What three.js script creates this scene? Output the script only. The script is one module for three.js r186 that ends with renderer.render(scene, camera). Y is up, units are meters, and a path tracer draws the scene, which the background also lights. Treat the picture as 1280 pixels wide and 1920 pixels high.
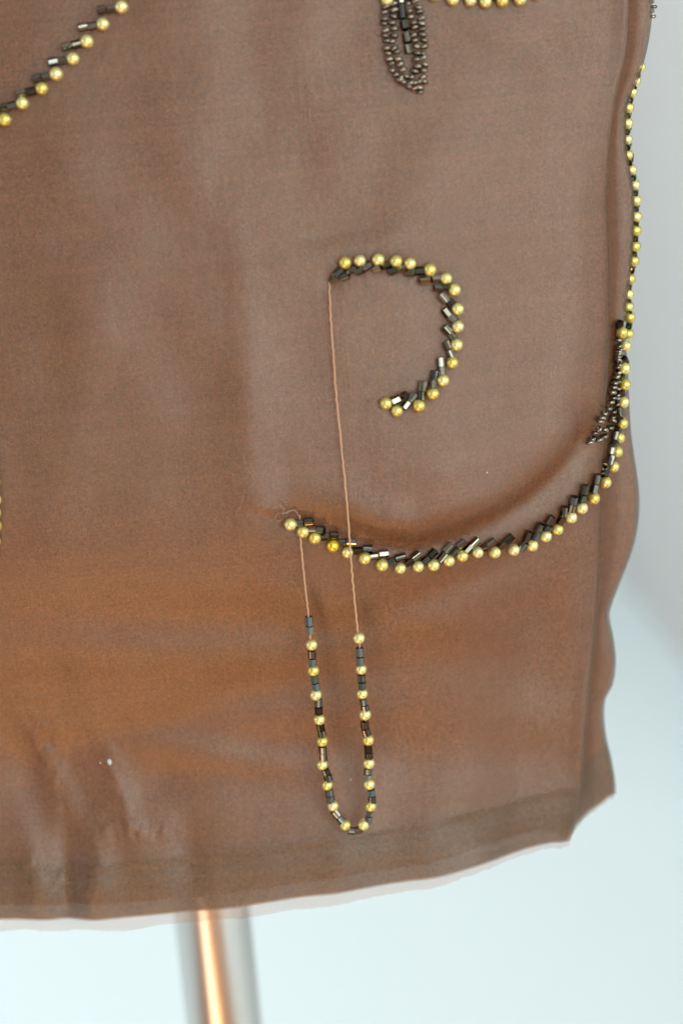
import * as THREE from 'three';
import { mergeGeometries, toCreasedNormals } from 'three/addons/utils/BufferGeometryUtils.js';
import { RoundedBoxGeometry } from 'three/addons/geometries/RoundedBoxGeometry.js';
import { ImprovedNoise } from 'three/addons/math/ImprovedNoise.js';
import { RectAreaLightUniformsLib } from 'three/addons/lights/RectAreaLightUniformsLib.js';
import { MeshBVH } from 'three-mesh-bvh';

// ---------------------------------------------------------------- camera, light, exposure
RectAreaLightUniformsLib.init();
const scene = new THREE.Scene();
scene.background = new THREE.Color(0, 0, 0);
const R = THREE.MathUtils.degToRad;
const MM = 0.001;
const AIM = new THREE.Vector3(0, 1, 0), DIST = 0.6, PITCH = R(14), ROLL = R(5);
const HALF = 0.16 / DIST;                                   // half height of the picture at distance 1
const dirF = new THREE.Vector3(0, -Math.sin(PITCH), -Math.cos(PITCH));
const up0 = new THREE.Vector3(0, Math.cos(PITCH), -Math.sin(PITCH));
const camR = new THREE.Vector3(Math.cos(ROLL), 0, 0).addScaledVector(up0, -Math.sin(ROLL));
const camU = new THREE.Vector3(Math.sin(ROLL), 0, 0).addScaledVector(up0, Math.cos(ROLL));
const EYE = AIM.clone().addScaledVector(dirF, -DIST);
const camera = new THREE.PerspectiveCamera(2 * THREE.MathUtils.radToDeg(Math.atan(HALF)), 1280 / 1920, 0.02, 30);
camera.position.copy(EYE);
camera.up.copy(camU);
camera.lookAt(AIM);
camera.filmGauge = 35;
camera.focus = 0.606;
camera.userData.fStop = camera.getFocalLength() / 14.5;       // aperture 14.5 mm wide
const renderer = new THREE.WebGLRenderer();
renderer.toneMapping = THREE.LinearToneMapping;
renderer.toneMappingExposure = 0.92;
renderer.shadowMap.enabled = true;

// name, centre, size, looks at, colour, radiance, glow of the fitting
const LIGHTS = [
  ['window', [1.3, 1.55, 3.05], [2.4, 2.0], [1.3, 1.55, 0], [0.97, 1.0, 0.92], 6.3],
  ['window', [-2.6, 1.5, 0.75], [0.8, 1.5], [0, 1.5, 0.75], [0.95, 0.97, 1.0], 2.0],
  ['window', [2.6, 1.45, 0.55], [0.8, 1.5], [0, 1.45, 0.55], [1.0, 0.98, 0.95], 3.4],
  ['ceiling_light', [-1.4, 2.80, -1.7], [2.4, 2.0], [-1.4, 0, -1.7], [0.92, 0.99, 1.0], 3.55],
  ['floor_lamp_shade', [-0.47, 0.33, 0.92], [0.27, 0.56], [-0.06, 0.33, 0], [1.0, 0.70, 0.46], 3.2],
  ['uplight', [-0.22, 0.2, 0.56], [0.26, 0.18], [-0.08, 0.9, 0], [1.0, 0.44, 0.14], 30.0],
];

// ---------------------------------------------------------------- helpers
function rng(seed) { let s = seed >>> 0; return () => { s = (s + 0x6D2B79F5) | 0; let t = Math.imul(s ^ (s >>> 15), 1 | s); t = (t + Math.imul(t ^ (t >>> 7), 61 | t)) ^ t; return ((t ^ (t >>> 14)) >>> 0) / 4294967296; }; }
const rnd = rng(77);
const perlin = new ImprovedNoise();
const noise = (x, y, z = 0.37) => perlin.noise(x + 31.3, y + 17.9, z);
const V = (x, y, z) => new THREE.Vector3(x, y, z);
const sstep = (a, b, x) => { const t = Math.min(1, Math.max(0, (x - a) / (b - a))); return t * t * (3 - 2 * t); };
const lerp = (a, b, t) => a + (b - a) * t;
function ray(px, py) {                                       // direction through a pixel of the photograph
  const s = HALF / 960;
  return dirF.clone().addScaledVector(camR, (px - 640) * s).addScaledVector(camU, -(py - 960) * s);
}
function atZ(px, py, z) { const d = ray(px, py); return EYE.clone().addScaledVector(d, (z - EYE.z) / d.z); }
function interp(table, y) {                                  // monotone-smooth lookup in [[y, value], ...] sorted by y
  if (y <= table[0][0]) return table[0][1];
  for (let i = 1; i < table.length; i++) if (y <= table[i][0]) {
    const [y0, v0] = table[i - 1], [y1, v1] = table[i];
    const p = table[i - 2] ?? table[i - 1], q = table[i + 1] ?? table[i];
    const m0 = (v1 - p[1]) / (y1 - p[0]), m1 = (q[1] - v0) / (q[0] - y0), h = y1 - y0, t = (y - y0) / h;
    return v0 * (2 * t ** 3 - 3 * t * t + 1) + h * m0 * (t ** 3 - 2 * t * t + t) + v1 * (3 * t * t - 2 * t ** 3) + h * m1 * (t ** 3 - t * t);
  }
  return table[table.length - 1][1];
}
const taken = {};
function numbered(name) { taken[name] = (taken[name] ?? -1) + 1; return taken[name] ? `${name}_${String(taken[name]).padStart(3, '0')}` : name; }
function part(name, geometry, material, parent) {
  const m = new THREE.Mesh(geometry, material);
  m.name = name; m.castShadow = m.receiveShadow = true;
  parent.add(m);
  return m;
}
function thing(name, label, category, at = [0, 0, 0], group) {
  const o = new THREE.Group();
  o.name = numbered(name); o.position.set(...at); scene.add(o);
  o.userData = { label, category };
  if (group) o.userData.group = group;
  return o;
}
function structure(name, geometry, material) {
  const m = part(numbered(name), geometry, material, scene);
  m.userData.kind = 'structure';
  return m;
}
function texture(n, fn, srgb) {                              // n x n, fn(u, v) -> [r, g, b] in 0..1
  const data = new Uint8Array(n * n * 4);
  for (let j = 0; j < n; j++) for (let i = 0; i < n; i++) {
    const c = fn(i / n, j / n, i, j);
    for (let k = 0; k < 3; k++) data[(j * n + i) * 4 + k] = Math.max(0, Math.min(255, Math.round(c[k] * 255)));
    data[(j * n + i) * 4 + 3] = 255;
  }
  const t = new THREE.DataTexture(data, n, n);
  t.wrapS = t.wrapT = THREE.RepeatWrapping; t.magFilter = THREE.LinearFilter; t.minFilter = THREE.LinearMipmapLinearFilter; t.generateMipmaps = true;
  if (srgb) t.colorSpace = THREE.SRGBColorSpace;
  t.needsUpdate = true;
  return t;
}
const std = (o) => new THREE.MeshStandardMaterial(o);
const phys = (o) => new THREE.MeshPhysicalMaterial(o);
const lin = (r, g, b) => new THREE.Color().setRGB(r, g, b);

// ---------------------------------------------------------------- materials
// plain weave: fine irregular threads, a tile of 32 mm (uv are metres)
const wr = rng(5);
const WN = 1024, warpT = Array.from({ length: WN }, () => wr()), weftT = Array.from({ length: WN }, () => wr()), grain = Array.from({ length: 256 * 256 }, () => wr());
const threads = 110;
const weave = (u, v, i, j) => {
  const a = 0.5 + 0.5 * Math.cos(u * threads * 2 * Math.PI), b = 0.5 + 0.5 * Math.cos(v * threads * 2 * Math.PI);
  const wa = warpT[Math.floor(u * threads)], wb = weftT[Math.floor(v * threads)];
  const g = grain[(j >> 3) * 256 + (i >> 3)];
  return { h: Math.max(a, b), t: 0.13 * (wa + wb) + g * 0.74 };
};
const weaveColor = texture(WN, (u, v, i, j) => { const w = weave(u, v, i, j); const s = 0.42 + 0.58 * w.t; return [s, s * (0.985 + 0.03 * (w.t - 0.5)), s * 0.98]; }, true);
const weaveBump = texture(WN, (u, v, i, j) => { const w = weave(u, v, i, j); const s = 0.45 * w.h + 0.55 * w.t; return [s, s, s]; });
for (const t of [weaveColor, weaveBump]) t.repeat.set(1 / 0.045, 1 / 0.045);
const weaveRough = texture(WN, (u, v, i, j) => { const w = weave((u + 0.37) % 1, (v + 0.61) % 1, (i + 379) % WN, (j + 625) % WN); const s = 0.62 + 0.38 * w.t; return [s, s, s]; });
weaveRough.repeat.set(1 / 0.045, 1 / 0.045);
const OUTER = phys({ color: lin(0.205, 0.106, 0.036), map: weaveColor, bumpMap: weaveBump, bumpScale: 0.000075, roughness: 0.57, roughnessMap: weaveRough, ior: 1.9, specularIntensity: 1.0, sheen: 0.15, sheenColor: lin(0.5, 0.38, 0.29), sheenRoughness: 0.4, transparent: true, opacity: 0.55, side: THREE.DoubleSide });
const BAND = phys({ color: lin(0.15, 0.085, 0.055), map: weaveColor, roughness: 0.6, transparent: true, opacity: 0.85, side: THREE.DoubleSide });
const LINING = phys({ color: lin(0.58, 0.33, 0.22), map: weaveColor, roughness: 0.55, sheen: 0.4, sheenColor: lin(0.5, 0.45, 0.42), sheenRoughness: 0.4, transparent: true, opacity: 0.32, side: THREE.DoubleSide });
const FORM = std({ color: lin(0.74, 0.15, 0.016), map: weaveColor, roughness: 0.85 });
const THREAD = std({ color: lin(0.42, 0.265, 0.17), roughness: 0.8 });
const FUZZ = std({ color: lin(0.3, 0.21, 0.16), roughness: 0.8 });
const PEARLS = [[0.66, 0.58, 0.18], [0.72, 0.66, 0.26], [0.62, 0.53, 0.13], [0.72, 0.66, 0.31]].map((c) => phys({ color: lin(...c), metalness: 0.7, roughness: 0.36, clearcoat: 0.6, clearcoatRoughness: 0.12 }));
const PEARL_GOLD = phys({ color: lin(0.72, 0.52, 0.03), metalness: 0.7, roughness: 0.3, clearcoat: 0.6, clearcoatRoughness: 0.12 });
const BUGLES = [[0.19, 0.18, 0.148], [0.10, 0.097, 0.075], [0.25, 0.228, 0.19], [0.14, 0.144, 0.134]].map((c, i) => phys({ color: lin(...c), metalness: 1, roughness: 0.09 + 0.04 * i }));
const SEEDS = [[0.22, 0.205, 0.17], [0.29, 0.26, 0.22], [0.17, 0.16, 0.14]].map((c) => phys({ color: lin(...c), metalness: 1, roughness: 0.16 }));
const CHROME = std({ color: lin(0.62, 0.6, 0.58), metalness: 1, roughness: 0.25 });
const WALL = std({ color: lin(0.60, 0.59, 0.585), roughness: 0.9 });

const RUG = std({ color: lin(0.32, 0.155, 0.08), roughness: 0.95 });
const FLOOR = std({ color: lin(0.70, 0.79, 0.815), roughness: 0.5 });
const FRAME = std({ color: lin(0.7, 0.7, 0.68), roughness: 0.5 });

// ---------------------------------------------------------------- the setting
{
  const slab = (w, h, d, x, y, z) => new THREE.BoxGeometry(w, h, d).translate(x, y, z);
  const zb = -3.9, zf = 3.2, xl = -2.7, xr = 2.7, H = 2.85, zc = (zb + zf) / 2, D = zf - zb;
  structure('floor', slab(xr - xl + 0.4, 0.1, D + 0.4, 0, -0.05, zc), FLOOR);
  structure('wall', slab(xr - xl, H, 0.1, 0, H / 2, zb - 0.05), WALL);
  { const p = structure('wall', slab(0.1, H - 0.004, 1.9, 0.05, H / 2, 0), WALL); p.position.set(0.585, 0, -2.82); p.rotation.y = 0.045; }   // short cross wall
  { const sh = new THREE.Shape(), r = 0.16; sh.moveTo(0, 0); sh.lineTo(r, 0); sh.absarc(r, r, r, -Math.PI / 2, -Math.PI, true); sh.lineTo(0, 0);   // rounded cove between floor and wall
    structure('cove', new THREE.ExtrudeGeometry(sh, { depth: xr - xl - 0.01, bevelEnabled: false, curveSegments: 40 }).rotateY(-Math.PI / 2).translate(xr - 0.005, 0.004, zb + 0.004), FLOOR); }
  structure('wall', slab(xr - xl, H, 0.1, 0, H / 2, zf + 0.05), WALL);
  structure('rug', new RoundedBoxGeometry(2.3, 0.012, 2.8, 2, 0.005).translate(-0.25, 0.0065, 1.48), RUG);
  structure('wall', slab(0.1, H, D, xl - 0.05, H / 2, zc), WALL);
  structure('wall', slab(0.1, H, D, xr + 0.05, H / 2, zc), WALL);
  structure('ceiling', slab(xr - xl + 0.4, 0.1, D + 0.4, 0, H + 0.05, zc), WALL);
}
LIGHTS.forEach(([name, at, [w, h], to, c, power]) => {
  const labels = {
    window: w > 1 ? 'wide bright window on the wall facing the garment' : at[0] > 0 ? 'narrow warm white window on a side wall' : 'narrow cool white window on a side wall',
    ceiling_light: 'wide square ceiling light panel above the pale floor', uplight: 'small amber uplight standing on the rug', floor_lamp_shade: 'low glowing amber floor lamp with upright shade',
  };
  const g = thing(name === 'floor_lamp_shade' ? 'floor_lamp' : name, labels[name], name === 'window' ? 'window' : 'lamp', at);
  const dir = V(...to).sub(V(...at)).normalize();
  const pose = new THREE.Object3D();
  if (Math.abs(dir.y) > 0.99) pose.rotation.x = Math.PI / 2; else pose.lookAt(V(dir.x, name === 'uplight' ? dir.y : 0, dir.z));
  g.quaternion.copy(pose.quaternion);
  const glow = std({ color: lin(0.6, 0.6, 0.6), emissive: lin(...c), emissiveIntensity: 1.0, roughness: 0.6 });
  part(name === 'floor_lamp_shade' ? 'lamp_shade' : 'glowing_pane', new RoundedBoxGeometry(w, h, 0.02, 2, 0.004), glow, g);
  for (const s of [-1, 1]) {
    part('frame_bar', new THREE.BoxGeometry(0.04, h + 0.08, 0.05).translate(s * (w / 2 + 0.021), 0, 0), FRAME, g);
    part('frame_bar', new THREE.BoxGeometry(w, 0.04, 0.05).translate(0, s * (h / 2 + 0.021), 0), FRAME, g);
  }
  if (name === 'floor_lamp_shade') {
    part('lamp_stem', new THREE.CylinderGeometry(0.012, 0.012, at[1] - h / 2 - 0.02, 16).translate(0, -(h / 2 + 0.04) - (at[1] - h / 2 - 0.06) / 2, 0), FRAME, g);
    part('lamp_base', new THREE.CylinderGeometry(0.13, 0.14, 0.02, 32).translate(0, -at[1] + 0.01, 0), FRAME, g);
  }
  if (name === 'uplight') for (const s of [-1, 1]) {
    const leg = part('foot', new THREE.CylinderGeometry(0.008, 0.008, at[1] - 0.013, 12), FRAME, g);
    leg.quaternion.copy(g.quaternion).invert(); leg.position.set(s * (w / 2 + 0.021), 0, 0).add(V(0, -(at[1] + 0.013) / 2 - 0.0, 0).applyQuaternion(leg.quaternion));
  }
  const L = new THREE.RectAreaLight(lin(...c), power, w, h);
  L.position.copy(V(...at)).add(V(0, 0, 0.03).applyQuaternion(g.quaternion));
  const flip = new THREE.Quaternion().setFromAxisAngle(V(0, 1, 0), Math.PI);   // an area light shines along its -z
  L.quaternion.copy(g.quaternion).multiply(flip);
  L.castShadow = true;
  scene.add(L);
});

// ---------------------------------------------------------------- garment shape
const Z_CORNER = -0.016, Z_EDGE = -0.042;
const toTable = (pts, z) => pts.map(([px, py]) => { const p = atZ(px, py, z); return [p.y, p.x]; }).sort((a, b) => a[0] - b[0]);
// the ridge where the front turns to the side, and the outline at the side
const ridge = toTable([[1180, -150], [1177, 0], [1172, 100], [1150, 200], [1136, 350], [1139, 500], [1138, 620], [1132, 720], [1128, 820], [1125, 950], [1122, 1050], [1116, 1150], [1106, 1250], [1096, 1350], [1086, 1480], [1070, 1582], [1066, 1640]], Z_CORNER);
const edge = toTable([[1216, -150], [1216, 0], [1213, 50], [1203, 105], [1189, 150], [1174, 183], [1168, 210], [1168, 270], [1175, 320], [1181, 360], [1181, 420], [1178, 480], [1174, 525], [1167, 570], [1164, 605], [1168, 650], [1171, 700], [1174, 770], [1177, 810], [1184, 860], [1190, 905], [1191, 945], [1186, 990], [1175, 1030], [1160, 1070], [1145, 1110], [1137, 1142], [1144, 1185], [1148, 1225], [1143, 1268], [1130, 1295], [1127, 1330], [1131, 1370], [1140, 1410], [1147, 1455], [1147, 1490], [1145, 1540]], Z_EDGE);
// front profile over height, in millimetres towards the viewer
const profile = [[-250, -17], [0, -12], [200, -7.5], [420, -2.5], [650, 2], [830, 5], [960, 5.2], [1070, 2.5], [1190, -3], [1300, -8], [1390, -10.8], [1470, -10.2], [1550, -6.5], [1640, -3.5], [1760, -2.5]]
  .map(([py, mm]) => [atZ(500, py, 0).y, mm * MM]).sort((a, b) => a[0] - b[0]);
// soft folds on the front: photograph pixel, half widths along and across (mm), turn of the long axis, height (mm)
const FOLDS = [
  [470, 760, 55, 7, 88, 1.3], [330, 560, 70, 16, 84, -0.7], [150, 520, 60, 18, 95, 0.8], [340, 130, 60, 14, 92, 1.1], [230, 160, 40, 14, 80, -0.5],
  [640, 445, 22, 5, 8, -0.9], [600, 470, 26, 5, 10, 0.8], [880, 250, 50, 22, 60, 1.8], [980, 60, 28, 10, -35, -1.4], [1060, 560, 70, 10, 86, 1.2], [1040, 300, 50, 8, 84, -0.9],
  [830, 1110, 36, 6, 18, -1.2], [700, 1150, 40, 7, -20, 0.9], [400, 1170, 60, 9, -8, -1.5], [180, 1230, 60, 10, -6, 1.3], [560, 1290, 40, 8, 4, -1.1], [520, 1360, 60, 9, -6, 1.0], [300, 1380, 40, 7, 12, -1.3],
  [45, 1510, 20, 8, 100, -1.7], [98, 1490, 20, 4, 112, 0.8], [160, 1530, 16, 7, 105, -0.5], [222, 1510, 20, 4, 102, 0.8], [290, 1480, 16, 9, 40, -1.0], [420, 1440, 40, 6, -14, 1.4],
  [900, 1350, 60, 16, -20, 1.4], [1020, 1250, 60, 9, 80, -1.2], [1000, 1420, 40, 10, 70, 1.3], [760, 1420, 50, 10, 82, -0.9], [880, 1580, 20, 7, 60, -1.0], [640, 1640, 16, 6, 75, 0.9], [350, 1640, 18, 6, 86, -1.2], [180, 1660, 18, 5, 80, 1.3], [120, 1660, 18, 4, 84, -1.5], [60, 1660, 20, 5, 95, 1.0],
  [900, 860, 40, 12, 30, 1.8], [760, 900, 40, 14, 10, 1.2], [1010, 780, 40, 12, 60, 1.2],
].map(([px, py, a, b, deg, mm]) => { const p = atZ(px, py, 0); return [p.x, p.y, a * MM, b * MM, Math.cos(R(deg)), Math.sin(R(deg)), mm * MM]; });
// groove pulled in above the stitched line of beads, and its fullness above
const seamLine = [[560, 968], [620, 985], [700, 1018], [780, 1030], [850, 1010], [930, 985], [1000, 945], [1050, 905], [1090, 860], [1118, 800]].map(([x, y]) => { const p = atZ(x, y, 0); return [p.x, p.y]; });
function seamDistance(x, y) {
  let best = 1, side = 1, along = 0;
  for (let i = 1; i < seamLine.length; i++) {
    const [ax, ay] = seamLine[i - 1], [bx, by] = seamLine[i], dx = bx - ax, dy = by - ay;
    const t = Math.min(1, Math.max(0, ((x - ax) * dx + (y - ay) * dy) / (dx * dx + dy * dy)));
    const d = Math.hypot(x - ax - t * dx, y - ay - t * dy);
    if (d < best) { best = d; side = dx * (y - ay) - dy * (x - ax) > 0 ? 1 : -1; along = (i - 1 + t) / (seamLine.length - 1); }
  }
  return [best, side, along];
}
const SCUFFS = [[60, 1400, 112, 1560, 4], [205, 1440, 240, 1590, 5], [60, 1640, 150, 1690, 7], [130, 1580, 330, 1570, 3], [60, 1330, 90, 1420, 6]].map(([a, b, c, d, w]) => { const p = atZ(a, b, 0), q = atZ(c, d, 0); return [p.x, p.y, q.x, q.y, w * MM]; });
const curlLine = [[622, 522], [645, 505], [675, 500], [708, 496], [741, 500], [767, 508], [795, 520], [825, 532], [836, 548], [842, 572], [845, 600], [843, 625], [845, 650], [838, 675], [825, 698], [808, 722], [786, 740], [762, 752], [740, 757]].map(([x, y]) => { const p = atZ(x, y, 0); return [p.x, p.y]; });
function relief(x, y) {
  let h = 0;
  for (const [cx, cy, a, b, c, s, amp] of FOLDS) {
    const dx = x - cx, dy = y - cy, u = (dx * c + dy * s) / a, v = (-dx * s + dy * c) / b, q = u * u + v * v;
    if (q < 9) h += 1.15 * amp * Math.exp(-q);
  }
  const [d, side, along] = seamDistance(x, y), on = sstep(0, 0.3, along) * (1 - sstep(0.93, 1, along)) * 0.7 + 0.3;
  h -= 0.0026 * on * Math.exp(-((d / 0.0046) ** 2)) - (side > 0 ? 0.0022 * sstep(0, 0.008, d) * on * Math.exp(-(((d - 0.009) / 0.007) ** 2)) : 0);
  for (const [ax, ay, bx, by, wd] of SCUFFS) {               // crumpled, scuffed streaks at the lower left
    const dx = bx - ax, dy = by - ay, t = Math.min(1, Math.max(0, ((x - ax) * dx + (y - ay) * dy) / (dx * dx + dy * dy))), dd = Math.hypot(x - ax - t * dx, y - ay - t * dy) / wd;
    if (dd < 2.5) h += Math.exp(-dd * dd) * (0.0007 * (0.5 - Math.abs(noise(x * 130, y * 90, 6.6))) + 0.00035 * noise(x * 420, y * 300, 1.6));
  }
  { let dc = 1; for (const [cx, cy] of curlLine) dc = Math.min(dc, Math.hypot(x - cx, y - cy)); h -= 0.0007 * Math.exp(-((dc / 0.003) ** 2)); }
  h += 0.0012 * noise(x * 22, y * 14) + 0.0006 * noise(x * 60, y * 40, 2.2) + 0.00007 * noise(x * 300, y * 300, 5.1);
  return h;
}
const hemLine = [[-420, 1722], [-260, 1726], [0, 1725], [180, 1725], [320, 1715], [430, 1705], [520, 1690], [640, 1673], [760, 1656], [850, 1640], [980, 1595], [1030, 1582], [1066, 1577], [1074, 1560], [1085, 1545], [1104, 1525], [1126, 1508], [1146, 1492], [1160, 1486]];
// section at height y: plan points (x, z) from the left side over the front to the right and round the back
const FRONT_X = [-0.205, -0.18, -0.14, -0.095, -0.05, -0.005, 0.035];
function section(y) {
  const rx = interp(ridge, y), ex = interp(edge, y), f = interp(profile, y);
  const pts = [[-0.232, -0.125], [-0.222, -0.07]];
  for (const x of FRONT_X) pts.push([x, f - 0.019 * ((x + 0.03) / 0.19) ** 2 * (x < 0 ? 1.15 : 1) - (x < -0.16 ? 0.01 : 0)]);
  pts.push([rx - 0.022, f * 0.7 - 0.008], [rx - 0.006, f * 0.4 - 0.0118], [rx, Z_CORNER], [rx + 0.0010, Z_CORNER - 0.006], [lerp(rx, ex, 0.5), lerp(Z_CORNER, Z_EDGE, 0.55)], [ex - 0.0012, Z_EDGE + 0.010], [ex, Z_EDGE], [ex - 0.004, Z_EDGE - 0.016], [ex - 0.03, -0.135], [ex - 0.10, -0.185], [-0.05, -0.2], [-0.15, -0.185]);
  return pts;
}
const NCTRL = section(1).length;
// dense where the photograph looks, sparse behind
const US = [];
{ const dens = (i) => (i < 2 ? 8 : i < 8 ? 64 : i === 8 ? 48 : i < 16 ? 24 : 8);
  for (let i = 0; i < NCTRL; i++) { const n = dens(i); for (let k = 0; k < n; k++) US.push(i + k / n); } US.push(NCTRL); }
function planPoint(pts, u) {                                  // closed Catmull-Rom through the section
  const i = Math.floor(u) % NCTRL, t = u - Math.floor(u), P = (k) => pts[(k + NCTRL) % NCTRL];
  const [a, b, c, d] = [P(i - 1), P(i), P(i + 1), P(i + 2)];
  const ch = (p, q) => Math.max(1e-5, Math.hypot(p[0] - q[0], p[1] - q[1]) ** 0.5);
  const t0 = 0, t1 = t0 + ch(a, b), t2 = t1 + ch(b, c), t3 = t2 + ch(c, d), T = lerp(t1, t2, t);
  const mix = (p, q, s0, s1) => [0, 1].map((k) => ((s1 - T) * p[k] + (T - s0) * q[k]) / (s1 - s0));
  const A1 = mix(a, b, t0, t1), A2 = mix(b, c, t1, t2), A3 = mix(c, d, t2, t3), B1 = mix(A1, A2, t0, t2), B2 = mix(A2, A3, t1, t3);
  return mix(B1, B2, t1, t2);
}
const U_RIDGE = 2 + FRONT_X.length + 2;
const planMid = section(0.9);
function pixel(p) { const v = p.clone().sub(EYE), w = v.dot(dirF) * HALF / 960; return [640 + v.dot(camR) / w, 960 - v.dot(camU) / w]; }
const hemOf = new Map();
function hemY(u) {                                            // hem height round the garment, from the photograph's hem line
  if (u > U_RIDGE + 4) return hemY(U_RIDGE + 4);
  if (hemOf.has(u)) return hemOf.get(u);
  let y = 0.885;
  for (let k = 0; k < 12; k++) {
    const [x, z] = planPoint(section(y), u), [px, py] = pixel(V(x, y, z + 0)), want = interp(hemLine, px);
    y += Math.max(-0.02, Math.min(0.02, (py - want) / 6 * MM * 0.9));
  }
  hemOf.set(u, y);
  return y;
}
const TOP = 1.205;
function shell(inset, y0, y1, rows, opt = {}) {
  const cols = US.length, pos = new Float32Array(cols * rows * 3), uv = new Float32Array(cols * rows * 2), idx = [];
  for (let j = 0; j < rows; j++) for (let i = 0; i < cols; i++) {
    const u = US[i], hem = hemY(u), ya = y0(hem, u), yb = y1(hem, u), y = lerp(ya, yb, j / (rows - 1));
    const yy = Math.max(y, hem);
    const pts = section(yy);
    const [x, z] = planPoint(pts, u), e = 0.02, [xa, za] = planPoint(pts, Math.max(0, u - e)), [xb, zb] = planPoint(pts, Math.min(NCTRL - 1e-6, u + e));
    let nx = -(zb - za), nz = xb - xa; const l = Math.hypot(nx, nz) || 1; nx /= l; nz /= l;
    const front = sstep(1.2, 2.4, u) * (1 - sstep(U_RIDGE - 0.6, U_RIDGE + 0.6, u));
    let h = (front ? front * relief(x, yy) : 0) * (opt.relief ?? 1) - inset;
    if (opt.extra) h += opt.extra(x, y, u, front);
    const at = (j * cols + i);
    pos[at * 3] = x + nx * h; pos[at * 3 + 1] = y; pos[at * 3 + 2] = z + nz * h;
    uv[at * 2] = i === 0 ? 0 : uv[(at - 1) * 2] + Math.hypot(pos[at * 3] - pos[at * 3 - 3], pos[at * 3 + 2] - pos[at * 3 - 1]) * (j === 0 ? 1 : 0); uv[at * 2 + 1] = y;
    if (j > 0) uv[at * 2] = uv[i * 2];
    if (i && j) { const a = at - cols - 1, b = at - cols, c = at - 1; idx.push(a, c, b, b, c, at); }
  }
  const g = new THREE.BufferGeometry();
  g.setAttribute('position', new THREE.BufferAttribute(pos, 3)); g.setAttribute('uv', new THREE.BufferAttribute(uv, 2)); g.setIndex(idx);
  g.computeVertexNormals();
  return g;
}
const BANDH = 0.0185;
const bandTop = (u) => BANDH + 0.0008 * noise(u * 3, 4.4);
const garment = thing('sheer_garment', 'sheer brown organza garment with gold pearl and dark bugle bead embroidery', 'garment', [0, 0, 0]);
const outerGeo = shell(0, () => TOP, (hem) => hem, 330, {
  extra: (x, y, u, front) => { const q = (y - hemY(u) - bandTop(u)) / 0.0012; return front * (0.00035 * (q > 0 ? Math.exp(-q * q * 0.15) : Math.exp(-q * q))); },
});
part('outer_layer', outerGeo, OUTER, garment);
part('hem_band', shell(0.0009, (hem, u) => hem + bandTop(u), (hem) => hem + 0.0002, 36), BAND, garment);
const lowEdge = (u) => { const x = planPoint(planMid, u)[0]; const w = u < U_RIDGE ? lerp(0.0047, 0.0024, sstep(-0.02, 0.075, x)) : 0.0012; return w * (1 + 0.25 * noise(u * 5, 1.5)) + 0.0004 * noise(u * 40, 8.1); };
part('lining', shell(0.0022, () => TOP, (hem, u) => hem - lowEdge(u), 240, { extra: (x, y, u) => lerp(0.0007 * noise(x * 60, y * 30, 9.2), 0.0015, sstep(U_RIDGE - 1, U_RIDGE, u)) }), LINING, garment);

// ---------------------------------------------------------------- dress form under the garment
const hemLow = hemY(U_RIDGE);
const Y_UP = V(0, 1, 0);
const form = thing('dress_form', 'rust covered dress form on a polished metal pole under the garment', 'dress form', [0, 0, 0]);
part('torso', shell(0.0046, () => TOP, (hem) => hem + 0.0012, 120, { relief: 0.6, extra: (x, y, u) => (-0.002 * (1 + noise(x * 14, y * 14, 3.3)) - 0.003 * sstep(0.03, 0.012, y - hemLow)) * (1 - sstep(U_RIDGE - 1, U_RIDGE, u)) + 0.0032 * sstep(U_RIDGE - 1, U_RIDGE, u) }), FORM, form);
{
  const low = V(-0.0632, 0.8, -0.1), top = V(-0.0632, 0.84, -0.1), ax = Y_UP;
  const floorPt = low.clone().addScaledVector(ax, -(low.y - 0.03) / ax.y);
  const a = top.clone().addScaledVector(ax, 0.06), len = a.distanceTo(floorPt);
  const m = part('pole', new THREE.CylinderGeometry(0.0148, 0.0148, len, 64, 1).translate(0, len / 2, 0), CHROME, form);
  m.position.copy(floorPt); m.quaternion.setFromUnitVectors(V(0, 1, 0), ax);
  part('base', new THREE.LatheGeometry([[0, 0.034], [0.03, 0.034], [0.04, 0.026], [0.15, 0.014], [0.16, 0.008], [0.16, 0.001], [0, 0.001]].map(([r, y]) => new THREE.Vector2(r, y)), 64), CHROME, form).position.set(floorPt.x, 0, floorPt.z);
}

// ---------------------------------------------------------------- beads
const bvh = new MeshBVH(outerGeo.clone());
const rayObj = new THREE.Ray();
function surf(px, py) {                                       // where the line of sight meets the fabric, and the fabric's normal there
  const d = ray(px, py).normalize();
  rayObj.set(EYE, d);
  const hit = bvh.raycastFirst(rayObj, THREE.DoubleSide);
  if (!hit) return null;
  const n = hit.face.normal.clone(); if (n.dot(d) > 0) n.negate();
  return { p: hit.point.clone(), n };
}
function onFabric(px, py, lift, fallbackZ = Z_EDGE) {
  const s = surf(px, py) ?? { p: atZ(px, py, fallbackZ), n: ray(px, py).normalize().negate() };
  return { p: s.p.clone().addScaledVector(s.n, lift), n: s.n };
}
function ringProfile(list) { return list.map(([r, y]) => new THREE.Vector2(r, y)); }
const pearlGeo = (() => { const p = [], r = 1, hole = 0.2; for (let k = 0; k <= 16; k++) { const a = lerp(Math.asin(hole), Math.PI - Math.asin(hole), k / 16); p.push([r * Math.sin(a), -r * Math.cos(a)]); } p.push([hole * 0.8, 0.6], [hole * 0.8, -0.6]); p.push(p[0].slice()); return new THREE.LatheGeometry(ringProfile(p), 24); })();
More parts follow.
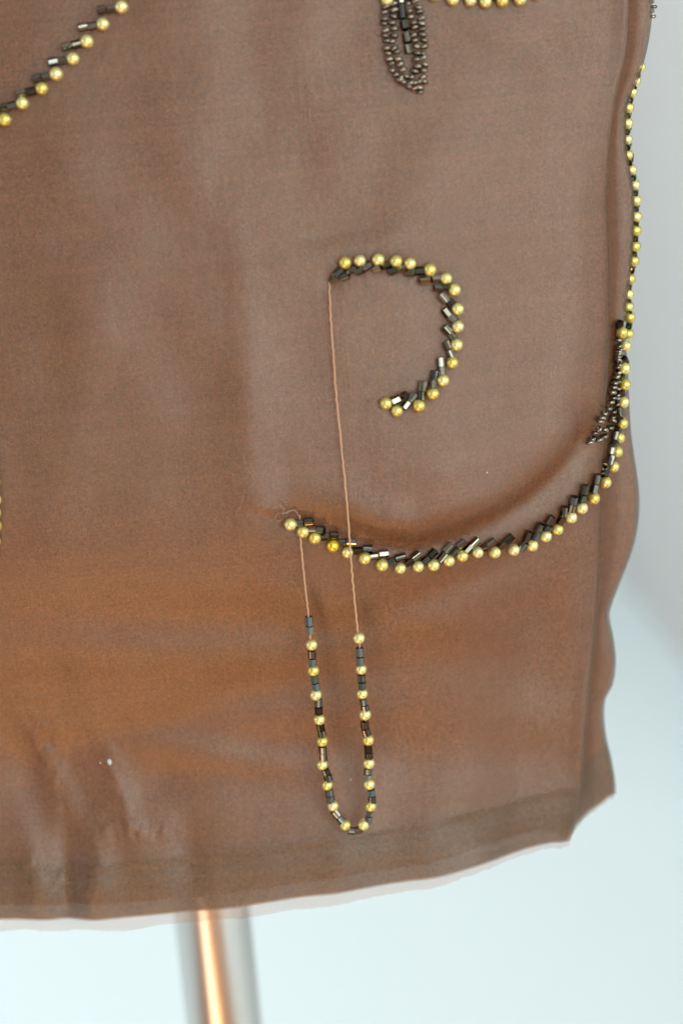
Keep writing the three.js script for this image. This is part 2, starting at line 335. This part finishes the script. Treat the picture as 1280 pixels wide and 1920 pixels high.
const bugleGeo = [0, 1, 2].map((k) => {                       // six slightly pillowed sides, chamfered rims, a bore through it; length 1 along y, radius 1
  const rings = [[0.45, -0.47], [0.45, 0.5], [0.84, 0.5 - 0.01 * k], [1, 0.455], [1, -0.455], [0.84, -0.5 + 0.02 * k], [0.45, -0.47]], sub = 3, P = [], N = [];
  const pt = (q, [r, y]) => { const f = Math.floor(q / sub) % 6, t = (q % sub) / sub, a = f * Math.PI / 3, b = a + Math.PI / 3; return V(r * lerp(Math.cos(a), Math.cos(b), t), y, r * lerp(Math.sin(a), Math.sin(b), t)); };
  for (let i = 1; i < rings.length; i++) for (let q = 0; q < 6 * sub; q++) {
    const f = Math.floor(q / sub), m = (f + 0.5) * Math.PI / 3, [r0, y0] = rings[i - 1], [r1, y1] = rings[i];
    const A = pt(q, rings[i - 1]), B = pt(q, rings[i]), edgeEnd = (q + 1) % sub === 0;
    const c1 = edgeEnd ? V(Math.cos(m + Math.PI / 6), 0, Math.sin(m + Math.PI / 6)) : null;
    const C = c1 ? c1.clone().multiplyScalar(r1).setY(y1) : pt(q + 1, rings[i]), D = c1 ? c1.clone().multiplyScalar(r0).setY(y0) : pt(q + 1, rings[i - 1]);
    const slope = V(y0 - y1, r1 - r0, 0).normalize(), out = -slope.x, upc = slope.y;   // turned so that the outside faces out
    const nrm = (v) => { const rad = V(v.x, 0, v.z).normalize(), fac = V(Math.cos(m), 0, Math.sin(m)), h = fac.lerp(rad, 0.25).normalize(); return h.multiplyScalar(-out * -1).setY(upc).normalize(); };
    for (const v of [A, C, B, A, D, C]) { P.push(v.x, v.y, v.z); const n = nrm(v); N.push(n.x, n.y, n.z); }
  }
  const g = new THREE.BufferGeometry();
  g.setAttribute('position', new THREE.Float32BufferAttribute(P, 3));
  // face the triangles along their normals
  const face = V(0, 0, 0), a = V(0, 0, 0), b = V(0, 0, 0);
  for (let t = 0; t < P.length; t += 9) {
    a.set(P[t + 3] - P[t], P[t + 4] - P[t + 1], P[t + 5] - P[t + 2]); b.set(P[t + 6] - P[t], P[t + 7] - P[t + 1], P[t + 8] - P[t + 2]); face.crossVectors(a, b);
    for (let v = 0; v < 9; v += 3) if (face.x * N[t + v] + face.y * N[t + v + 1] + face.z * N[t + v + 2] < 0) { N[t + v] *= -1; N[t + v + 1] *= -1; N[t + v + 2] *= -1; }
  }
  g.setAttribute('normal', new THREE.Float32BufferAttribute(N, 3));
  g.setAttribute('uv', new THREE.Float32BufferAttribute(new Float32Array(P.length / 3 * 2), 2));
  return g;
});
const seedGeo = new THREE.TorusGeometry(0.54, 0.46, 10, 16).rotateX(Math.PI / 2);
const RP = 1.95 * MM, RB = 1.3 * MM;
const Y = V(0, 1, 0);
function pearl(parent, p, axis, size = 1, mat) {
  const m = part('pearl', pearlGeo, mat ?? PEARLS[Math.floor(rnd() * PEARLS.length)], parent);
  m.position.copy(p); m.scale.setScalar(RP * size * (0.94 + 0.11 * rnd()));
  m.quaternion.setFromUnitVectors(Y, axis.clone().normalize()).multiply(new THREE.Quaternion().setFromAxisAngle(Y, rnd() * 6));
  return m;
}
function bugle(parent, a, b, roll = rnd() * 6.28, size = 1, mat) {
  const m = part('bugle_bead', bugleGeo[Math.floor(rnd() * 3)], mat ?? BUGLES[Math.floor(rnd() * BUGLES.length)], parent);
  const d = b.clone().sub(a), l = d.length();
  m.position.copy(a).addScaledVector(d, 0.5);
  m.scale.set(RB * size, l, RB * size);
  m.quaternion.setFromUnitVectors(Y, d.normalize()).multiply(new THREE.Quaternion().setFromAxisAngle(Y, roll));
  return m;
}
const fromZoom = (ox, oy, s) => ([x, y]) => [ox + x / s, oy + y / s];
function sewPearl(parent, [px, py], mat) {
  const { p, n } = onFabric(px, py, RP * 0.85);
  const t = V(rnd() - 0.5, rnd() - 0.5, 0).projectOnPlane(n);
  return pearl(parent, p, t, 1, mat);
}
const LB = 2.75 * MM;
function sewBugle(parent, [ax, ay], [bx, by], lift = 0) {
  const A = onFabric(ax, ay, RB * 0.9 + lift), B = onFabric(bx, by, RB * (0.9 + 0.5 * rnd()) + lift);
  const d = B.p.distanceTo(A.p);
  if (d < LB * 0.95) B.p.addScaledVector(A.n, Math.sqrt(LB * LB - d * d) * 0.6);
  return bugle(parent, A.p, B.p, undefined, 0.95 + 0.12 * rnd());
}
function motif(name, pearls, bugles, label) {
  const g = new THREE.Group(); g.name = name; if (label) g.userData.label = label; garment.add(g);
  for (const q of pearls) sewPearl(g, q, q[2]);
  for (const [a, b] of bugles) sewBugle(g, a, b);
  return g;
}
const seg = (f, list) => list.map(([a, b, c, d]) => [f([a, b]), f([c, d])]);
{ // the curl
  const f = fromZoom(580, 440, 4);
  motif('bead_curl',
    [[268, 202], [375, 187], [513, 177], [645, 190], [748, 207], [897, 255], [1020, 322], [1083, 412], [1107, 557], [1107, 686], [1100, 822], [1068, 965], [998, 1100], [920, 1200], [817, 1288], [657, 1325], [566, 1262]].map(f),
    seg(f, [[170, 348, 203, 318], [195, 307, 250, 250], [236, 324, 300, 306], [288, 278, 345, 246], [345, 284, 405, 265], [400, 260, 460, 215], [473, 263, 537, 250], [548, 246, 610, 212], [588, 282, 648, 262], [650, 268, 710, 243], [716, 288, 782, 285], [788, 276, 858, 262], [818, 348, 908, 340], [913, 336, 987, 322], [922, 402, 985, 400], [985, 395, 1045, 390], [968, 443, 1022, 502], [1028, 488, 1082, 542], [996, 556, 1042, 605], [1043, 603, 1090, 655], [998, 683, 1047, 737], [1050, 738, 1097, 797], [1013, 798, 1038, 862], [1040, 868, 1072, 932], [975, 915, 985, 987], [985, 990, 990, 1062], [932, 1018, 926, 1087], [924, 1090, 915, 1162], [845, 1093, 842, 1167], [840, 1173, 834, 1250], [788, 1188, 742, 1250], [740, 1253, 698, 1308], [718, 1192, 690, 1212], [676, 1223, 610, 1250]]),
    'open C shaped curl of gold pearls and dark bugles');
}
{ // the long line of beads below it
  const f = fromZoom(490, 920, 3.556), h = fromZoom(820, 780, 3.2), k = fromZoom(1060, 560, 6.4);
  const gold = f([472, 358]); gold.push(PEARL_GOLD);
  motif('bead_swoosh', [
    ...[[184, 215], [272, 265], [352, 305]].map(f), gold, ...[[570, 403], [680, 442], [800, 485], [918, 505], [1038, 500], [1140, 485], [1243, 458]].map(f),
    ...[[140, 830], [230, 808], [330, 803], [443, 788], [553, 763], [635, 708], [710, 668], [790, 597], [850, 543], [915, 487], [978, 395], [1028, 302], [1050, 212], [1075, 125], [1098, 38]].map(h),
    ...[[670, 1230], [685, 1020], [675, 825], [680, 562], [645, 400]].map(k)],
  [...seg(f, [[228, 212, 284, 200], [287, 197, 346, 186], [302, 246, 360, 240], [366, 252, 418, 244], [388, 301, 448, 298], [450, 291, 515, 285], [506, 343, 562, 335], [565, 338, 630, 332], [605, 400, 664, 390], [672, 380, 738, 372], [713, 436, 773, 428], [777, 421, 842, 408], [833, 477, 887, 456], [888, 450, 955, 428], [953, 487, 1003, 460], [1000, 455, 1057, 408], [1073, 477, 1122, 440], [1120, 435, 1160, 394], [1180, 467, 1228, 412], [1215, 406, 1265, 350]]),
    ...seg(h, [[80, 832, 118, 793], [118, 786, 162, 745], [160, 812, 200, 772], [195, 780, 240, 735], [250, 792, 288, 770], [280, 778, 335, 740], [352, 787, 398, 745], [395, 750, 440, 708], [485, 790, 515, 743], [515, 745, 540, 683], [565, 732, 595, 685], [582, 690, 610, 635], [638, 682, 660, 640], [652, 640, 682, 592], [720, 642, 745, 593], [745, 595, 752, 533], [790, 572, 800, 520], [800, 525, 808, 473], [848, 517, 860, 465], [862, 462, 870, 405], [915, 457, 925, 403], [930, 402, 937, 343], [975, 362, 988, 308], [985, 305, 990, 250], [1008, 292, 1020, 235], [1018, 232, 1030, 175]]),
    ...seg(k, [[512, 1770, 530, 1690], [545, 1685, 562, 1580], [588, 1605, 600, 1512], [585, 1500, 602, 1412], [645, 1400, 622, 1290], [652, 1185, 640, 1085], [648, 965, 635, 900], [690, 772, 652, 700], [620, 340, 615, 260]])],
  'long curving row of gold pearls and slanted dark bugles');
}
function seedCluster(name, f, seeds, bugles, label, pearls = []) {
  const g = new THREE.Group(); g.name = name; g.userData.label = label; garment.add(g);
  seeds.forEach(([x, y]) => {
    const [px, py] = f([x, y]), { p, n } = onFabric(px, py, (0.9 + 0.9 * rnd()) * MM);
    const m = part('seed_bead', seedGeo, SEEDS[Math.floor(rnd() * SEEDS.length)], g);
    m.position.copy(p); m.scale.setScalar(1.36 * MM * (0.86 + 0.28 * rnd()));
    const ax = V(rnd() - 0.5, -0.5 - rnd(), 0.5 * (rnd() - 0.5)).projectOnPlane(n).addScaledVector(n, 0.25 * (rnd() - 0.5));
    m.quaternion.setFromUnitVectors(Y, ax.normalize());
  });
  for (const [a, b] of bugles) sewBugle(g, a, b);
  for (const q of pearls) sewPearl(g, q);
  return g;
}
function along(points, step, jitter) {                        // points every step along a line of pixels
  const c = new THREE.CatmullRomCurve3(points.map(([x, y]) => V(x, y, 0))), n = Math.round(c.getLength() / step);
  return Array.from({ length: n + 1 }, (_, i) => { const p = c.getPointAt(i / n); return [p.x + jitter * (rnd() - 0.5), p.y + jitter * (rnd() - 0.5)]; });
}
{ const k = fromZoom(1060, 560, 6.4);
  seedCluster('seed_bead_leaf', k, [
    ...along([[605, 490], [600, 610], [590, 700], [575, 800], [560, 900], [545, 1000], [525, 1090], [505, 1180], [480, 1260], [440, 1330], [405, 1400], [370, 1480], [345, 1560], [300, 1650], [262, 1715]], 66, 36),
    ...along([[640, 600], [612, 700], [605, 800], [600, 890], [598, 980], [590, 1080], [575, 1170], [560, 1260], [545, 1340], [525, 1430], [500, 1510], [455, 1570], [410, 1620], [345, 1672]], 66, 36)], [], 'narrow leaf of crowded dark seed beads'); }
{ const k = fromZoom(700, 0, 10.1);
  seedCluster('seed_bead_leaf', k, [
    ...along([[290, -60], [250, 130], [200, 330], [215, 520], [225, 700], [235, 880], [280, 1060], [320, 1230], [420, 1400], [520, 1540], [640, 1640], [760, 1690], [860, 1730]], 112, 44),
    ...along([[880, 1660], [930, 1540], [945, 1380], [945, 1200], [935, 1020], [930, 840], [915, 640], [900, 440], [850, 240], [790, 60], [750, -60]], 112, 44),
    ...along([[400, -20], [380, 130], [385, 300], [345, 480], [390, 660], [350, 820], [400, 980], [460, 1130], [515, 1300], [600, 1430], [680, 1480], [765, 1440], [810, 1250], [820, 1060], [800, 860], [780, 680], [760, 480], [700, 330], [670, 130], [650, -20]], 118, 40),
    [515, 1490], [690, 1590], [780, 1580], [850, 1560]],
    seg(k, [[515, 95, 545, 385], [566, 420, 598, 585], [606, 635, 645, 835], [648, 855, 668, 1035], [500, -120, 512, 80]]), 'long leaf outlined in dark seed beads with bugle vein', [k([245, 20])]); }
{ // row of beads at the upper left, cut by the picture's corner
  const f = fromZoom(0, 0, 4.571), P = [[1170, -90], [1050, 65], [890, 212], [755, 362], [635, 510], [492, 640], [370, 765], [205, 890], [55, 1028], [-90, 1140]].map(f), B = [];
  for (const [x, y] of P) { const dx = -0.955 + 0.06 * (rnd() - 0.5), dy = 0.22 + 0.1 * rnd(); B.push([[x + dx * 12, y + dy * 12 - 1], [x + dx * 30, y + dy * 30 - 2]], [[x + dx * 31, y + dy * 31 - 4], [x + dx * 49, y + dy * 49 - 4]]); }
  motif('bead_diagonal_row', P, B, 'slanting row of gold pearls with two dark bugles each');
}
{ // row at the upper edge
  const P = [[812, -8], [847, 1], [880, 2], [909, 4], [941, 2], [974, -1], [1006, -10]], B = [];
  for (const [x, y] of P) B.push([[x + 10, y - 6], [x + 22, y - 20]], [[x + 23, y - 21], [x + 35, y - 35]]);
  motif('bead_arc_row', P, B, 'shallow arc of gold pearls');
}
{ // row at the left edge
  const P = [[-11, 868], [-9, 901], [-7, 935], [-6, 959], [-6, 983], [-8, 1012], [-10, 1043], [-16, 1072]], B = [];
  for (const [x, y] of P) B.push([[x - 12, y + 2], [x - 29, y + 8]], [[x - 30, y + 8], [x - 47, y + 14]]);
  motif('bead_upright_row', P, B, 'upright row of gold pearls');
}
{ // strand along the side outline
  const g = new THREE.Group(); g.name = 'side_bead_row'; g.userData.label = 'row of gold pearls along the side edge'; garment.add(g);
  const P = [[1224, -8, 1], [1219, 3, 1], [1224, 13, 1], [1219, 21, 1], [1222, 31, 1], [1198, 126], [1189, 152], [1183, 172.5], [1176, 202], [1174, 231], [1174, 261.5], [1175, 290.6], [1182, 319], [1188, 347], [1190, 376], [1190.6, 406], [1190, 432], [1188.8, 462], [1186, 489], [1179, 523], [1175.5, 551.6], [1176, 575], [1179, 595], [1176, 626]];
  const Q = P.map(([x, y]) => atZ(x, y, Z_EDGE - 0.001));
  Q.forEach((p, i) => {
    if (P[i][2]) { const m = part('seed_bead', seedGeo, SEEDS[i % 3], g); m.position.copy(p); m.scale.setScalar(1.25 * MM); return; }
    const next = Q[Math.min(i + 1, Q.length - 1)], prev = Q[Math.max(i - 1, 0)];
    pearl(g, p, next.clone().sub(prev), 1.02);
    if (i > 5) {
      const mid = p.clone().lerp(prev, 0.5), n = V(0.5, 0.2, 0.1);
      const a = mid.clone().addScaledVector(V(0.0004, 0.0004, -0.0016), 1), b = mid.clone().add(V(-0.0005, -0.0004, 0.0014));
      bugle(g, a, b.addScaledVector(n, 0.0004), undefined, 0.95);
      if (rnd() < 0.6) bugle(g, a.clone().add(V(0.0009, 0.0016, -0.003)), a.clone().add(V(0.0003, 0.0002, -0.0004)), undefined, 0.95);
    }
  });
}
// ---------------------------------------------------------------- threads
function wander(points, r, wobble, steps, seed = 1) {
  const c = new THREE.CatmullRomCurve3(points), n = steps, q = [];
  for (let i = 0; i <= n; i++) { const p = c.getPointAt(i / n); p.x += wobble * noise(i * 0.6, seed, 1.1); p.y += wobble * noise(i * 0.6, seed, 4.1); p.z += wobble * noise(i * 0.6, seed, 7.1); q.push(p); }
  return new THREE.TubeGeometry(new THREE.CatmullRomCurve3(q), n * 2, r, 6);
}
const lineOf = (list, lift) => list.map(([x, y]) => onFabric(x, y, lift).p);
part('thread_end', wander(lineOf([[527, 962], [540, 958], [552, 955], [560, 966]], 0.6 * MM), 0.16 * MM, 0.3 * MM, 10), FUZZ, garment);
[[[519, 938], [528, 952], [531, 968], [521, 976]], [[534, 955], [524, 948], [512, 952]], [[533, 957], [518, 963], [514, 975]], [[531, 953], [537, 943], [527, 936]], [[540, 960], [536, 968], [536, 975]], [[455, 850], [461, 872], [474, 892], [480, 905], [466, 915], [456, 935], [449, 952]], [[468, 868], [475, 885], [487, 897]], [[548, 1088], [562, 1110], [570, 1132]], [[604, 505], [612, 515], [618, 528]], [[628, 512], [619, 522], [614, 532]], [[722, 735], [727, 742], [724, 750]]]
  .forEach((l, i) => part('stray_fibre', wander(lineOf(l, 0.4 * MM), (i < 5 ? 0.05 : 0.035) * MM, 0.5 * MM, 14, i), FUZZ, garment));
{ // flecks of lint on the cloth
  const fleck = (px, py, s) => { const { p } = onFabric(px, py, 0.2 * MM); const g = new THREE.IcosahedronGeometry(1, 1); const a = g.attributes.position; for (let i = 0; i < a.count; i++) { const k = 1 + 0.35 * noise(a.getX(i) * 2 + px, a.getY(i) * 2, a.getZ(i) * 2); a.setXYZ(i, a.getX(i) * k * 0.7, a.getY(i) * k * 1.2, a.getZ(i) * k * 0.4); } g.computeVertexNormals(); const m = part('lint_fleck', g, std({ color: lin(0.38, 0.45, 0.49), roughness: 0.8 }), garment); m.position.copy(p); m.scale.setScalar(s * MM); };
  fleck(206, 1428, 0.9); fleck(189, 1430, 0.28); fleck(912, 886, 0.26); fleck(657, 1462, 0.2);
}
// ---------------------------------------------------------------- the loose strand
{
  const g = thing('loose_bead_strand', 'loose thread loop of gold pearls and dark bugles hanging from the garment', 'bead strand', [0, 0, 0]);
  const a = fromZoom(540, 1120, 6.4), b = fromZoom(540, 1350, 6.4);
  const plane = onFabric(650, 1033, 0).p.z + 0.0035;
  const hang = ([px, py]) => { const s = surf(px, py); const q = atZ(px, py, plane - 0.004 * sstep(1150, 1500, py)); return s && s.p.z + 0.0022 > q.z ? atZ(px, py, s.p.z + 0.0024) : q; };
  const PE = [...[[282, 568], [303, 878], [333, 1168], [375, 1465], [848, 488], [875, 862], [887, 1155], [922, 1405]].map(a), ...[[410, 255], [410, 535], [470, 780], [540, 1030], [685, 1258], [960, 240], [968, 518], [972, 770], [990, 1035], [905, 1255]].map(b)];
  const BU = [...seg(a, [[246, 225, 255, 340], [257, 345, 263, 440], [285, 635, 290, 725], [290, 730, 296, 830], [312, 935, 322, 1022], [326, 1026, 340, 1115], [364, 1212, 360, 1306], [365, 1312, 370, 1405], [855, 600, 862, 708], [863, 713, 870, 820], [878, 925, 880, 1010], [887, 1016, 890, 1103], [895, 1215, 906, 1290], [916, 1292, 928, 1368]]),
    ...seg(b, [[380, 46, 396, 120], [401, 121, 411, 202], [410, 316, 415, 393], [420, 392, 425, 490], [440, 588, 468, 655], [470, 655, 490, 737], [489, 828, 500, 908], [501, 910, 516, 987], [538, 1093, 598, 1163], [598, 1165, 660, 1240], [720, 1330, 798, 1335], [802, 1331, 885, 1310], [918, 14, 920, 100], [923, 104, 950, 186], [955, 298, 965, 384], [965, 386, 970, 470], [955, 578, 955, 648], [955, 651, 950, 722], [995, 835, 1005, 908], [1006, 911, 1005, 1000], [987, 1088, 975, 1150], [972, 1153, 960, 1240]])];
  for (const q of PE) { const p = hang(q); pearl(g, p, V(0.05 * (rnd() - 0.5), 1, 0.15 * rnd()), 0.98); }
  for (const [s, e] of BU) bugle(g, hang(s), hang(e), undefined, 0.98 + 0.1 * rnd());
  const left = [[562, 966], [560, 985], [563, 1010], [567, 1050], [572, 1100], [578, 1152], [581, 1190], [584, 1208]];
  const right = [[617, 528], [618, 560], [623, 640], [630, 740], [640, 840], [648, 920], [653, 980], [657, 1040], [662, 1100], [669, 1170], [672, 1195], [674, 1215]];
  const start = (list, k) => list.map((q, i) => (i < k ? onFabric(q[0], q[1], i === 0 ? 0.1 * MM : 1.2 * MM).p : hang(q)));
  part('thread', wander(start(left, 2), 0.27 * MM, 0.25 * MM, 60, 2), THREAD, g);
  part('thread', wander(start(right, 3), 0.3 * MM, 0.3 * MM, 120, 6), THREAD, g);
  // the thread inside the beads of the loop, seen in the gaps
  const loop = [[581, 1190], [584, 1208], [588, 1257], [592, 1302], [599, 1349], [604, 1390], [604, 1434], [613, 1472], [624, 1511], [647, 1547], [665, 1558], [681, 1546], [695, 1512], [692, 1470], [691, 1431], [690, 1388], [684, 1340], [679, 1300], [677, 1255], [672, 1196]];
  part('thread', wander(loop.map(hang), 0.2 * MM, 0.05 * MM, 120, 9), THREAD, g);
}
renderer.render(scene, camera);
